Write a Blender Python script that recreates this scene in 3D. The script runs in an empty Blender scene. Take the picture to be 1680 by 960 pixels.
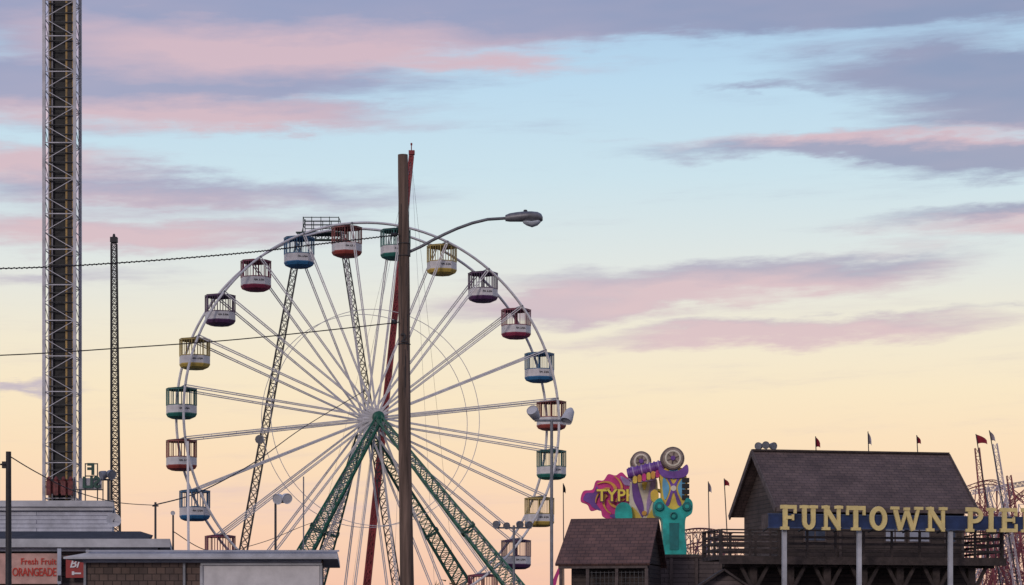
import bpy, math, random
from mathutils import Vector, Matrix
random.seed(7)
rad=math.radians
F=3967.; HZ=1060.; CZ=1.6
S=bpy.context.scene; C=S.collection
def W(px,py,Y): return Vector(((px-840)/F*Y, Y, CZ+(HZ-py)/F*Y))
def G(px,Y): return Vector(((px-840)/F*Y, Y, 0))
X=Vector((1,0,0)); YV=Vector((0,1,0)); Z=Vector((0,0,1))

# ---------------------------------------------------------------- materials
def lin(c): return tuple(((v/255)/12.92 if v/255<=.04045 else ((v/255+.055)/1.055)**2.4) for v in c)
def sc(c,k): return tuple(max(0,min(1,v*k)) for v in c)
def base(name):
    m=bpy.data.materials.new(name); m.use_nodes=True; nt=m.node_tree
    return m,nt,nt.nodes['Principled BSDF']
def M(name,c,rough=.6,var=.15,scale=3,metal=0,bump=0,stretch=(1,1,1)):
    m,nt,b=base(name); c=lin(c); N=nt.nodes; L=nt.links
    tc=N.new('ShaderNodeTexCoord'); mp=N.new('ShaderNodeMapping'); mp.inputs['Scale'].default_value=stretch
    no=N.new('ShaderNodeTexNoise'); no.inputs['Scale'].default_value=scale; no.inputs['Detail'].default_value=5; no.inputs['Roughness'].default_value=.65
    cr=N.new('ShaderNodeValToRGB'); e=cr.color_ramp.elements
    e[0].position=.3; e[0].color=(*sc(c,1-var*1.6),1); e[1].position=.7; e[1].color=(*sc(c,1+var),1)
    L.new(tc.outputs['Object'],mp.inputs[0]); L.new(mp.outputs[0],no.inputs['Vector']); L.new(no.outputs['Fac'],cr.inputs[0]); L.new(cr.outputs[0],b.inputs['Base Color'])
    b.inputs['Roughness'].default_value=rough; b.inputs['Metallic'].default_value=metal
    if bump:
        bp=N.new('ShaderNodeBump'); bp.inputs['Strength'].default_value=bump; bp.inputs['Distance'].default_value=.03
        L.new(no.outputs['Fac'],bp.inputs['Height']); L.new(bp.outputs[0],b.inputs['Normal'])
    return m
def MB_brick(name,c1,c2,mort,bw,bh,zk=1.0,off=.5,ms=.012):
    m,nt,b=base(name); N=nt.nodes; L=nt.links
    tc=N.new('ShaderNodeTexCoord'); sp=N.new('ShaderNodeSeparateXYZ'); ad=N.new('ShaderNodeMath'); ad.operation='ADD'
    mz=N.new('ShaderNodeMath'); mz.operation='MULTIPLY'; mz.inputs[1].default_value=zk
    cb=N.new('ShaderNodeCombineXYZ'); br=N.new('ShaderNodeTexBrick')
    L.new(tc.outputs['Object'],sp.inputs[0]); L.new(sp.outputs[0],ad.inputs[0]); 
    my=N.new('ShaderNodeMath'); my.operation='MULTIPLY'; my.inputs[1].default_value=.9 if zk==1.0 else 0
    L.new(sp.outputs[1],my.inputs[0]); L.new(my.outputs[0],ad.inputs[1])
    L.new(sp.outputs[2],mz.inputs[0]); L.new(ad.outputs[0],cb.inputs[0]); L.new(mz.outputs[0],cb.inputs[1])
    L.new(cb.outputs[0],br.inputs['Vector'])
    br.offset=off; br.inputs['Scale'].default_value=1; br.inputs['Brick Width'].default_value=bw; br.inputs['Row Height'].default_value=bh
    br.inputs['Mortar Size'].default_value=ms; br.inputs['Mortar Smooth'].default_value=.3
    br.inputs['Color1'].default_value=(*lin(c1),1); br.inputs['Color2'].default_value=(*lin(c2),1); br.inputs['Mortar'].default_value=(*lin(mort),1)
    no=N.new('ShaderNodeTexNoise'); no.inputs['Scale'].default_value=.9; no.inputs['Detail'].default_value=7; no.inputs['Roughness'].default_value=.72
    L.new(tc.outputs['Object'],no.inputs['Vector'])
    mr=N.new('ShaderNodeMapRange'); mr.inputs[1].default_value=.3; mr.inputs[2].default_value=.7; mr.inputs[3].default_value=.6; mr.inputs[4].default_value=1.35
    L.new(no.outputs['Fac'],mr.inputs[0])
    mx=N.new('ShaderNodeVectorMath'); mx.operation='SCALE'; L.new(br.outputs['Color'],mx.inputs[0]); L.new(mr.outputs[0],mx.inputs['Scale'])
    L.new(mx.outputs[0],b.inputs['Base Color']); b.inputs['Roughness'].default_value=.85
    bp=N.new('ShaderNodeBump'); bp.inputs['Strength'].default_value=.4; bp.inputs['Distance'].default_value=.02; bp.invert=True
    L.new(br.outputs['Fac'],bp.inputs['Height']); L.new(bp.outputs[0],b.inputs['Normal'])
    return m
m_white=M('white_paint',(222,218,220),.5,.12,2)
m_towerw=M('grey_white_tower_paint',(196,194,202),.5,.2,1.5)
m_towerb=M('grey_bracing_paint',(140,138,148),.5,.2,1.5)
m_whitew=M('weathered_white',(192,192,198),.7,.2,1.2)
m_galv=M('galvanised_steel',(130,132,140),.5,.2,6,.3)
m_dark=M('dark_metal',(42,40,46),.6,.25,5)
m_lat=M('dark_lattice_paint',(62,62,66),.6,.25,2)
m_latg=M('green_lattice_paint',(42,70,66),.6,.25,2)
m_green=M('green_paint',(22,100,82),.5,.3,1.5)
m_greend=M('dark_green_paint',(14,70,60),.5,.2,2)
m_red=M('red_mast_paint',(140,34,44),.5,.3,1.2)
m_pole=M('weathered_wood_pole',(114,94,84),.95,.5,9,0,1.0,(1,1,.05))
m_timber=M('dark_timber',(72,62,60),.9,.35,4,0,.5,(1,1,1))
m_timber2=M('grey_timber',(98,86,84),.9,.3,4,0,.5)
m_cable=M('cable_rubber',(40,36,42),.8,.1,5)
m_yel=M('yellow_rail_paint',(178,144,84),.6,.3,2)
m_cream=M('cream_letter_paint',(240,216,146),.5,.12,3)
m_blue=M('navy_blue_board',(40,58,100),.65,.35,1.5)
m_roof=MB_brick('brown_shingle_roof',(108,90,86),(94,78,77),(68,58,58),.3,.14,1.3)
m_roof2=MB_brick('reddish_shingle_roof',(114,84,78),(96,72,70),(66,52,52),.3,.16,1.3)
m_wood=MB_brick('dark_board_wall',(88,76,72),(72,62,60),(40,35,36),2.4,.16)
m_greywood=MB_brick('grey_board_wall',(110,98,98),(90,80,82),(52,46,50),1.9,.17)
m_shake=MB_brick('wall_shakes',(118,98,90),(94,80,76),(62,52,50),.22,.17)
m_clap=MB_brick('white_clapboard',(200,202,212),(190,192,205),(120,122,140),6,.14)
m_glass=M('window_glass',(80,88,106),.15,.3,2)
m_pale=M('pale_blind',(176,180,196),.6,.15,2)
m_mag=M('magenta_panel',(222,60,146),.5,.25,1.5)
m_yell=M('bright_yellow_paint',(240,204,84),.5,.15,2)
m_teal=M('teal_paint',(30,176,166),.45,.3,1.5)
m_purp=M('purple_paint',(122,76,162),.5,.25,2)
m_lil=M('lilac_paint',(176,148,200),.5,.25,3)
m_creamp=M('cream_paint',(232,220,200),.5,.15,2)
m_blk=M('black_box',(30,30,34),.6,.2,3)
m_coast=M('coaster_pink_paint',(150,74,84),.6,.3,1)
m_coastw=M('coaster_white_paint',(198,186,194),.6,.3,1)
m_lens=M('lamp_lens',(190,196,206),.2,.1,3)
m_lamp=M('lamp_housing',(120,120,126),.45,.25,5,.3,.1)
m_signbg=M('sign_backing',(204,160,150),.6,.2,2)
m_or=M('red_orange_letters',(196,40,22),.5,.1,3)
m_rdp=M('red_sign_panel',(160,44,44),.5,.15,2)
m_wl=M('white_letters',(225,222,225),.5,.05,3)
m_flagr=M('red_flag_cloth',(160,44,64),.8,.2,3)
m_flagw=M('pale_flag_cloth',(190,180,190),.8,.2,3)
m_asph=M('asphalt',(62,62,66),.95,.2,.6,0,.3)
m_road=M('road_asphalt',(52,52,55),.95,.2,.8,0,.3)
m_conc=M('concrete',(140,136,130),.9,.15,1,0,.2)
m_twig=M('dry_grass',(104,92,66),.9,.3,3)

# ---------------------------------------------------------------- mesh builder
class MB:
    def __init__(s): s.v=[]; s.f=[]
    def add(s,vs,fs):
        o=len(s.v); s.v+=[Vector(v) for v in vs]; s.f+=[tuple(i+o for i in f) for f in fs]; return s
    def box(s,a,b,xb=None):
        x0,y0,z0=a; x1,y1,z1=b; xb=x1 if xb is None else xb
        return s.add([(x0,y0,z0),(x1,y0,z0),(xb,y1,z0),(x0,y1,z0),(x0,y0,z1),(x1,y0,z1),(xb,y1,z1),(x0,y1,z1)],
            [(0,3,2,1),(4,5,6,7),(0,1,5,4),(1,2,6,5),(2,3,7,6),(3,0,4,7)])
    def bar(s,a,b,w,h,side=None):
        a=Vector(a); b=Vector(b); d=(b-a).normalized(); r=side if side else (YV if abs(d.y)<.8 else X)
        u=(r-d*r.dot(d)).normalized(); t=d.cross(u)
        vs=[]
        for p in (a,b):
            for i,j in ((-1,-1),(1,-1),(1,1),(-1,1)): vs.append(p+u*(w/2*i)+t*(h/2*j))
        return s.add(vs,[(0,1,2,3),(7,6,5,4),(0,4,5,1),(1,5,6,2),(2,6,7,3),(3,7,4,0)])
    def tube(s,a,b,r,r2=None,n=6):
        return s.path([a,b],[r,r if r2 is None else r2],n)
    def path(s,pts,r,n=6):
        pts=[Vector(p) for p in pts]; k=len(pts); o=len(s.v)
        rs=r if isinstance(r,(list,tuple)) else [r]*k
        up=None
        for i,p in enumerate(pts):
            d=(pts[min(i+1,k-1)]-pts[max(i-1,0)]).normalized()
            if up is None: up=Z if abs(d.z)<.9 else X
            u=(up-d*up.dot(d)).normalized(); up=u; t=d.cross(u)
            for j in range(n):
                a=2*math.pi*(j+.5)/n; s.v.append(p+(u*math.cos(a)+t*math.sin(a))*rs[i])
        for i in range(k-1):
            for j in range(n):
                a=o+i*n+j; b=o+i*n+(j+1)%n; s.f.append((a,b,b+n,a+n))
        s.f.append(tuple(o+j for j in range(n))[::-1]); s.f.append(tuple(o+(k-1)*n+j for j in range(n)))
        return s
    def torus(s,c,R,r,ax=YV,nu=96,nv=8,a0=0,ry=None):
        c=Vector(c); u=X; 
        if abs(ax.x)>.9: u=YV
        u=(u-ax*u.dot(ax)).normalized(); t=ax.cross(u); o=len(s.v); ry=ry or r
        for i in range(nu):
            a=2*math.pi*i/nu; e=u*math.cos(a)+t*math.sin(a)
            for j in range(nv):
                b=2*math.pi*(j+.5)/nv; s.v.append(c+e*(R+r*math.cos(b))+ax*(ry*math.sin(b)))
        for i in range(nu):
            for j in range(nv):
                s.f.append((o+i*nv+j,o+((i+1)%nu)*nv+j,o+((i+1)%nu)*nv+(j+1)%nv,o+i*nv+(j+1)%nv))
        return s
    def lathe(s,c,ax,prof,n=16,ph=0):
        c=Vector(c); ax=Vector(ax).normalized(); u=X if abs(ax.x)<.8 else Z
        u=(u-ax*u.dot(ax)).normalized(); t=ax.cross(u); o=len(s.v)
        for r,h in prof:
            for j in range(n):
                a=2*math.pi*j/n+ph; s.v.append(c+ax*h+(u*math.cos(a)+t*math.sin(a))*max(r,1e-4))
        for i in range(len(prof)-1):
            for j in range(n):
                s.f.append((o+i*n+j,o+i*n+(j+1)%n,o+(i+1)*n+(j+1)%n,o+(i+1)*n+j))
        s.f.append(tuple(o+j for j in range(n))[::-1]); s.f.append(tuple(o+(len(prof)-1)*n+j for j in range(n)))
        return s
    def prism(s,poly,y0,y1):
        n=len(poly); vs=[(x,y0,z) for x,z in poly]+[(x,y1,z) for x,z in poly]
        return s.add(vs,[tuple(range(n)),tuple(range(n,2*n))[::-1]]+[(i,i+n,(i+1)%n+n,(i+1)%n) for i in range(n)])
    def pxpoly(s,pts,Y,th):
        q=[W(x,y,Y) for x,y in pts]; return s.prism([(p.x,p.z) for p in q],Y,Y+th)
    def pxcurve(s,pts,Y,th,m=6):
        n=len(pts); out=[]
        for i in range(n):
            p0,p1,p2,p3=[Vector(pts[(i+j)%n]) for j in (-1,0,1,2)]
            for j in range(m):
                t=j/m; q=.5*((2*p1)+(p2-p0)*t+(2*p0-5*p1+4*p2-p3)*t*t+(3*p1-p0-3*p2+p3)*t*t*t); out.append((q.x,q.y))
        return s.pxpoly(out,Y,th)
    def ribbon(s,pts,w,y0,y1,closed=False):
        n=len(pts); P=[Vector((a,b)) for a,b in pts]; Lf=[];Rt=[]
        ws=w if isinstance(w,(list,tuple)) else [w]*n
        for i in range(n):
            if closed: d0=(P[i]-P[i-1]).normalized(); d1=(P[(i+1)%n]-P[i]).normalized()
            else:
                d0=(P[i]-P[i-1]).normalized() if i else (P[1]-P[0]).normalized()
                d1=(P[i+1]-P[i]).normalized() if i<n-1 else d0
            nn=Vector((-(d0.y+d1.y),d0.x+d1.x)).normalized(); k=ws[i]/2/max(.5,nn.dot(Vector((-d0.y,d0.x))))
            Lf.append(P[i]+nn*k); Rt.append(P[i]-nn*k)
        o=len(s.v)
        for i in range(n):
            for q in (Lf[i],Rt[i]):
                s.v.append(Vector((q.x,y0,q.y))); s.v.append(Vector((q.x,y1,q.y)))
        rng=n if closed else n-1
        for i in range(rng):
            a=o+i*4; b=o+((i+1)%n)*4
            s.f+= [(a,b,b+2,a+2),(a+1,a+3,b+3,b+1),(a,a+1,b+1,b),(a+2,b+2,b+3,a+3)]
        if not closed:
            s.f.append((o,o+2,o+3,o+1)); e=o+(n-1)*4; s.f.append((e,e+1,e+3,e+2))
        return s
    def truss(s,a,b,wa,wb,bays,rc,rd,side=X,n=4,cross=False):
        a=Vector(a);b=Vector(b); d=(b-a).normalized(); u=(side-d*side.dot(d)).normalized(); t=d.cross(u)
        def cor(k):
            f=k/bays; p=a.lerp(b,f); w=wa+(wb-wa)*f
            return [p+u*(w/2*i)+t*(w/2*j) for i,j in ((-1,-1),(1,-1),(1,1),(-1,1))]
        c0=cor(0); c1=cor(bays)
        if rc:
            for q in range(4): s.tube(c0[q],c1[q],rc,None,n)
        if rd:
          for k in range(bays):
            p=cor(k); r=cor(k+1)
            for q in range(4):
                e=(q+1)%4
                if (k+q)%2: s.tube(p[q],r[e],rd,None,n)
                else: s.tube(p[e],r[q],rd,None,n)
                if cross:
                    if (k+q)%2: s.tube(p[e],r[q],rd,None,n)
                    else: s.tube(p[q],r[e],rd,None,n)
                s.tube(r[q],r[e],rd,None,n)
        return s
    def loft(s,secs,n=12):
        o=len(s.v)
        for c,hw,up,dn in secs:
            for j in range(n):
                a=2*math.pi*j/n; z=math.sin(a); s.v.append(Vector(c)+Vector((0,math.cos(a)*hw,z*(up if z>0 else dn))))
        for i in range(len(secs)-1):
            for j in range(n): s.f.append((o+i*n+j,o+i*n+(j+1)%n,o+(i+1)*n+(j+1)%n,o+(i+1)*n+j))
        s.f.append(tuple(o+j for j in range(n))[::-1]); s.f.append(tuple(o+(len(secs)-1)*n+j for j in range(n)))
        return s
    def text(s,txt,size,fn,ext=.01,shear=0,spacing=1,bold=.02):
        cu=bpy.data.curves.new('t','FONT'); cu.body=txt; cu.size=size; cu.extrude=ext; cu.shear=shear; cu.space_character=spacing; cu.resolution_u=3; cu.offset=size*bold
        ob=bpy.data.objects.new('t',cu); C.objects.link(ob); dg=bpy.context.evaluated_depsgraph_get()
        me=bpy.data.meshes.new_from_object(ob.evaluated_get(dg))
        s.add([fn(v.co) for v in me.vertices],[tuple(p.vertices) for p in me.polygons])
        bpy.data.objects.remove(ob); bpy.data.curves.remove(cu); bpy.data.meshes.remove(me); return s
    def build(s,name,mat,parent=None,world=True,smooth=False,label=None):
        vs=s.v
        if parent is not None and world:
            inv=TM[parent.name].inverted(); vs=[inv@v for v in vs]
        org=None
        if parent is None:
            xs=[v.x for v in vs]; ys=[v.y for v in vs]; zs=[v.z for v in vs]
            org=Vector(((min(xs)+max(xs))/2,(min(ys)+max(ys))/2,min(zs))); vs=[v-org for v in vs]
        me=bpy.data.meshes.new(name); me.from_pydata([tuple(v) for v in vs],[],s.f); me.materials.append(mat); me.update()
        if smooth:
            for p in me.polygons: p.use_smooth=True
            try: me.set_sharp_from_angle(angle=rad(45))
            except Exception: pass
        o=bpy.data.objects.new(name,me); C.objects.link(o)
        if parent is not None:
            o.parent=parent; TM[o.name]=TM[parent.name]
        else: o.location=org; TM[o.name]=Matrix.Translation(org)
        if label: o['label']=label
        return o
TM={}
def thing(name,label,cat,loc=(0,0,0),rz=0,group=None):
    o=bpy.data.objects.new(name,None); C.objects.link(o); o.location=loc; o.rotation_euler=(0,0,rz); o.empty_display_size=.3
    o['label']=label; o['category']=cat
    if group: o['group']=group
    TM[o.name]=Matrix.Translation(Vector(loc))@Matrix.Rotation(rz,4,'Z'); return o
def tag(o,label,cat,group=None,kind=None):
    if label: o['label']=label
    if cat: o['category']=cat
    if group: o['group']=group
    if kind: o['kind']=kind
    return o

# ---------------------------------------------------------------- setting
g=MB(); g.add([(-3000,-400,0),(3000,-400,0),(3000,6000,0),(-3000,6000,0)],[(0,1,2,3)]); o=g.build('ground',m_asph); o['kind']='structure'
g=MB(); g.add([(-300,18,.004),(300,18,.004),(300,34,.004),(-300,34,.004)],[(0,1,2,3)]); o=g.build('road',m_road); o['kind']='structure'
g=MB().box((-300,34.2,0.0),(300,37.5,.14)); o=g.build('pavement',m_conc); o['kind']='structure'
g=MB().box((-300,34.0,0.001),(300,34.197,.145)); o=g.build('kerb',m_conc); o['kind']='structure'

# ---------------------------------------------------------------- ferris wheel
YW=152.; wc=W(609,688,YW); RW=12.15; hw=1.15; RZ=rad(19)
fw=thing('ferris_wheel','tall white ferris wheel with open spokes on green lattice legs behind the wooden pole','ferris wheel',(wc.x,wc.y,0),RZ)
cz=wc.z
def rimpt(phi,r,y): return Vector((r*math.sin(phi),y,cz+r*math.cos(phi)))
for s in (-1,1):
    MB().torus((0,s*hw,cz),RW,.08,YV,144,8,ry=.1).build('rim',m_white,fw,False,True)
    b=MB().torus((0,s*1.25,cz),6.75,.022,YV,96,5); b.build('brace_ring',m_white,fw,False,True)
    for k in range(24):
        phi=rad(7.5+15*k); b=MB(); tx=Vector((math.cos(phi),0,-math.sin(phi)))
        A=rimpt(phi,.3,s*1.3); B=rimpt(phi,RW-.05,s*hw)
        b.tube(A-tx*.03,B-tx*.06,.036,None,5); b.tube(A+tx*.03,B+tx*.06,.036,None,5)
        for q in range(3,15,2):
            f=q/15; P=A.lerp(B,f); w=.03+.03*f; b.tube(P-tx*w,P+tx*w,.02,None,4)
        b.build('spoke',m_white,fw,False)
b=MB().lathe((0,-1.32,cz),(0,1,0),[(.26,0),(.3,.06),(.3,.12),(.16,.16),(.16,2.48),(.3,2.52),(.3,2.58),(.26,2.64)],20)
b.build('hub',m_white,fw,False,True)
b=MB().lathe((0,-1.9,cz),(0,1,0),[(.24,0),(.36,.08),(.36,.4),(.2,.46)],16)
b.build('axle_cap',m_green,fw,False,True)
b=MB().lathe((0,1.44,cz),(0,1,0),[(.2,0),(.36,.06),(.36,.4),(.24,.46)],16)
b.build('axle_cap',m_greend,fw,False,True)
Mw=TM[fw.name]
hubF=Mw@Vector((0,-1.8,cz-.1)); hubB=Mw@Vector((0,1.8,cz-.1))
for i,(top,fx,fy) in enumerate(((hubF,622-.55*418,YW-4.0),(hubF,622+.80*418,YW-4.5),(hubB,604-.30*418,YW+4.5),(hubB,604+.58*418,YW+4.5))):
    foot=G(fx,fy)
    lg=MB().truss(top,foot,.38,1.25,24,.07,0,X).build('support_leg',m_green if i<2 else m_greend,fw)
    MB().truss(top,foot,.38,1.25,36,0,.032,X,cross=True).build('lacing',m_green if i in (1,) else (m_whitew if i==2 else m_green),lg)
    if i<2: MB().truss(top+X*.02,foot,.3,1.0,20,.03,.02,X).build('inner_truss',m_whitew,lg)
    d=(foot-top)
    for f in (.44,.74):
        w_=.38+.87*f+.1
        MB().truss(top+d*(f-.006),top+d*(f+.006),w_,w_,1,.08,.06,X).build('leg_collar',m_greend,lg)
b=MB().tube(hubF.lerp(G(622-.55*418,YW-4.0),.74),hubF.lerp(G(622+.80*418,YW-4.5),.74),.035,None,5)
b.build('cross_tie',m_greend,fw)

cols=[('red',(162,74,66)),('green',(48,118,108)),('yellow',(206,176,88)),('purple',(92,58,98)),('crimson',(150,56,84)),('blue',(56,118,166))]
def oct_(r,z): return [(r*math.cos(rad(22.5+45*j)),r*math.sin(rad(22.5+45*j)),z) for j in range(8)]
def shell(b,rings,cap0=True,cap1=True):
    vs=[];fs=[]
    for r,z in rings: vs+=oct_(r,z)
    for k in range(len(rings)-1): fs+=[(i+k*8,(i+1)%8+k*8,(i+1)%8+8+k*8,i+8+k*8) for i in range(8)]
    if cap0: fs.append(tuple(range(8))[::-1])
    if cap1: fs.append(tuple(range(len(vs)-8,len(vs))))
    b.add(vs,fs)
def make_cabin(cn,mt,md,ml):
    t=thing('ferris_wheel_cabin','x','cabin',(0,0,0),0,'cabins hanging round the ferris wheel')
    b=MB(); shell(b,[(.6,-1.93),(.86,-1.82),(.955,-1.66),(.955,-1.6)]); b.build('floor_pan',mt,t,False)
    b=MB(); shell(b,[(.95,-1.597),(.95,-1.13),(.91,-1.13),(.91,-1.597)],False,False)
    p=b.build('side_panel',m_white,t,False)
    b=MB(); ya=-.95*math.cos(rad(22.5))-.012
    for a0,a1,n in ((-.30,-.08,7),(.0,.05,3),(.1,.32,7)):
        pts=[(a0+(a1-a0)*i/(n-1), -1.36+(.055 if i%2 else -.03)+.02*math.sin(i*2.1)) for i in range(n)]
        b.ribbon(pts,.032,ya,ya+.008)
    b.build('lettering',m_blk,p,False)
    b=MB()
    for j in range(8):
        a=oct_(.93,0)[j]; c=oct_(.93,0)[(j+1)%8]; A=Vector(a);Cc=Vector(c)
        b.tube((a[0],a[1],-1.13),(a[0],a[1],-.12),.034,None,5)
        for f in (.25,.5,.75):
            q=A.lerp(Cc,f); b.tube((q.x,q.y,-1.13),(q.x,q.y,-.12),.017,None,4)
        b.tube((a[0],a[1],-1.11),(c[0],c[1],-1.11),.035,None,4)
        b.tube((a[0],a[1],-.15),(c[0],c[1],-.15),.045,None,4)
    b.build('cage',ml,t,False)
    b=MB(); shell(b,[(.97,-.11),(.98,-.08),(.5,-.01)]); b.build('roof',md,t,False)
    b=MB(); b.tube((0,0,-1.5),(0,0,-.12),.03,None,6); b.lathe((0,0,-1.05),(0,0,1),[(.22,0),(.22,.03)],12)
    b.build('seat_frame',md,t,False)
    b=MB().tube((0,-hw-.12,0.02),(0,hw+.12,0.02),.055,None,8); b.build('axle',m_galv,t,False)
    return t
def dup(root):
    r=root.copy(); C.objects.link(r)
    for ch in list(root.children):
        c=ch.copy(); C.objects.link(c); c.parent=r
        for g_ in list(ch.children):
            d=g_.copy(); C.objects.link(d); d.parent=c
    return r
protos={}
for cn,cc in cols: protos[cn]=[make_cabin(cn,M(cn+'_cabin_paint',cc,.5,.2,2),M(cn+'_cabin_roof',tuple(int(v*.8) for v in cc),.6,.15,2),M(cn+'_cage_paint',tuple(int(v*.75+38) for v in cc),.5,.2,2)),False]
hours=['twelve','one','two','three','four','five','six','seven','eight','nine','ten','eleven']
for k in range(24):
    a=-7.5+15*k
    if 150<a<225: continue
    cn=cols[k%6][0]; mins=((a+360)%360)*2; h=int(mins//60); q=mins-h*60
    when=('quarter past '+hours[h]) if q<30 else ('quarter to '+hours[(h+1)%12])
    t=protos[cn]
    if t[1]: o=dup(t[0])
    else: o=t[0]; t[1]=True
    o.location=Mw@rimpt(rad(a),RW,0); o.rotation_euler=(0,0,RZ)
    o['label']=f'{cn} and white caged cabin at the {when} position of the ferris wheel'

# ---------------------------------------------------------------- drop tower
YD=130.
dt=thing('drop_tower','tall white lattice drop tower with yellow rails running out of the top of the picture','drop tower',G(102,YD))
a=G(102,YD); H=W(102,-260,YD).z
hwd=.82
for sx in (-1,1):
    for sy in (-1,1): MB().bar(a+Vector((sx*hwd,sy*hwd,0)),a+Vector((sx*hwd,sy*hwd,H)),.16,.16).build('corner_post',m_towerw,dt)
b=MB(); z=0; k=0; bay=.95
while z+bay<H:
    for sx in (-1,1):
        e=1 if k%2 else -1
        b.tube(a+Vector((sx*hwd,-e*hwd,z)),a+Vector((sx*hwd,e*hwd,z+bay)),.02,None,4)
        b.bar(a+Vector((sx*hwd,-hwd,z)),a+Vector((sx*hwd,hwd,z)),.04,.04)
    for sy in (-1,1):
        if k%2==0: b.bar(a+Vector((-hwd,sy*hwd,z)),a+Vector((hwd,sy*hwd,z)),.05,.05)
        e=1 if k%2 else -1
        b.tube(a+Vector((-e*hwd,sy*hwd,z)),a+Vector((e*hwd,sy*hwd,z+bay)),.024,None,4)
    z+=bay; k+=1
b.build('bracing',m_towerw,dt)
MB().box(a+Vector((-.5,-.2,0)),a+Vector((.2,.3,H))).build('core_column',m_blk,dt)
for x,wd,mm in ((-.62,.09,m_yel),(-.5,.07,m_towerb),(.25,.1,m_yel),(.36,.22,m_dark),(.6,.08,m_yel)):
    MB().box(a+Vector((x,-.4,0)),a+Vector((x+wd,-.22,H))).build('guide_rail',mm,dt)
b=MB(); z=.5; k=0
while z<H:
    b.box(a+Vector((-.62,-.5,z)),a+Vector((.72,-.42,z+.045))); z+=.5; k+=1
b.build('rail_tie',m_lat,dt)
b=MB(); zc=W(0,812,YD).z
b.box(a+Vector((-.6,-1.1,zc)),a+Vector((.75,-.9,zc+.7)))
for x in (-.5,-.1,.3,.68): b.box(a+Vector((x-.12,-1.3,zc-.1)),a+Vector((x+.12,-1.11,zc+.65))); b.lathe(a+Vector((x,-1.2,zc+.65)),(0,0,1),[(.1,0),(.13,.12),(.05,.25)],8)
b.build('seat_carriage',M('dusty_red_paint',(120,56,56),.6,.4,6),dt)

Yl=140.
lm=thing('lattice_mast','thin dark lattice mast with a cap, standing just right of the white drop tower','mast',G(190,Yl))
MB().truss(G(191,Yl),W(187,400,Yl),.58,.3,64,.045,.026,X,cross=True).build('lattice',m_dark,lm)
p=W(187,398,Yl); b=MB().box(p+Vector((-.2,-.2,0)),p+Vector((.2,.2,.3))); b.tube(p+Vector((0,0,.3)),p+Vector((0,0,.5)),.1,.06,8); b.build('mast_cap',m_dark,lm)

Ys=166.
sk=thing('swing_ride_tower','dark twin leg lattice tower with railed top platform, behind the left of the wheel','ride tower',G(525,Ys))
for (tx,ty,bx) in ((491,395,364),(562,392,672)):
    MB().truss(W(tx,ty,Ys),G(bx,Ys),.4,.58,48,.045,.026,X,cross=True).build('lattice_leg',m_lat,sk)
b=MB().truss(W(486,388,Ys),W(570,388,Ys),.5,.5,8,.05,.03,YV); b.build('top_beam',m_latg,sk)
b=MB()
for yy in (-.8,.8):
    for py in (360,366,372): b.tube(W(499,py,Ys)+YV*yy,W(557,py,Ys)+YV*yy,.035,None,4)
    for px in (499,513,528,542,557): b.tube(W(px,385,Ys)+YV*yy,W(px,359,Ys)+YV*yy,.035,None,4)
for px in (499,557):
    for py in (360,372): b.tube(W(px,py,Ys)-YV*.8,W(px,py,Ys)+YV*.8,.03,None,4)
b.tube(W(494,386,Ys),W(501,360,Ys),.04,None,4)
b.build('platform_railing',m_latg,sk)
q=W(528,384,Ys); MB().box(q+Vector((-1.3,-.8,-.04)),q+Vector((1.2,.8,.05))).build('platform',m_latg,sk)
b=MB(); p=W(428,722,Ys)-YV*.7; b.lathe(p,(0,-1,-.2),[(.1,-.2),(.3,0),(.32,.15)],10); b.build('floodlight',m_galv,sk,smooth=True)

Yr=178.
rm=thing('red_mast','slender leaning red mast with stay cables, rising behind the wooden pole','mast',G(588,Yr))
MB().truss(G(588,Yr),W(675,256,Yr),.5,.28,56,.07,.05,X,cross=True).build('lattice',m_red,rm)
MB().path([G(588,Yr),W(675,256,Yr)],[.2,.12],8).build('core_tube',m_red,rm)
p=W(675,254,Yr); b=MB().box(p-Vector((.2,.2,0)),p+Vector((.24,.2,.3))); b.tube(p,p+Z*.75,.04,None,6); b.lathe(p+Z*.7,(0,0,1),[(.07,0),(.07,.16)],8); b.build('beacon',m_red,rm)
for fx,fy in ((470,YW+40),(500,Yr-30),(560,Yr+40),(720,Yr-8),(760,Yr+30),(640,Yr-12)): MB().tube(W(675,262,Yr),G(fx,fy),.012,None,4).build('stay_cable',m_galv,rm)

# ---------------------------------------------------------------- wooden utility pole and street lamp
Yp=54.
up=thing('utility_pole','tall weathered wooden utility pole carrying the curved street lamp, in front of the wheel','utility pole',G(668,Yp))
ts=[G(669,Yp)]; rs=[.172]
for i in range(1,25):
    f=i/24; t_=W(660.5,254,Yp); ts.append(G(669,Yp).lerp(t_,f)+Vector((math.sin(f*9)*.012,0,0))); rs.append(.172-.06*f+random.uniform(-.003,.003))
MB().path(ts,rs,24).build('pole_shaft',m_pole,up,smooth=True)
b=MB(); 
for i in range(16):
    f=random.uniform(.05,.95); a_=random.uniform(-2.6,-.5); l=random.uniform(.3,1.2); c=G(669,Yp).lerp(W(660.5,254,Yp),f); r_=.172-.06*f
    b.bar(c+Vector((math.cos(a_)*r_,math.sin(a_)*r_,0)),c+Vector((math.cos(a_)*(r_-.002),math.sin(a_)*(r_-.002),l)),.012,.008)
b.build('crack_lines',m_dark,up)['kind']='stuff'
p=W(661,545,Yp)
b=MB().text('2',.28,lambda v:Vector((p.x-.05+v.x,Yp-.165-v.z,p.z-.24+v.y)),.005); b.build('number_mark',m_dark,up)
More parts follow.
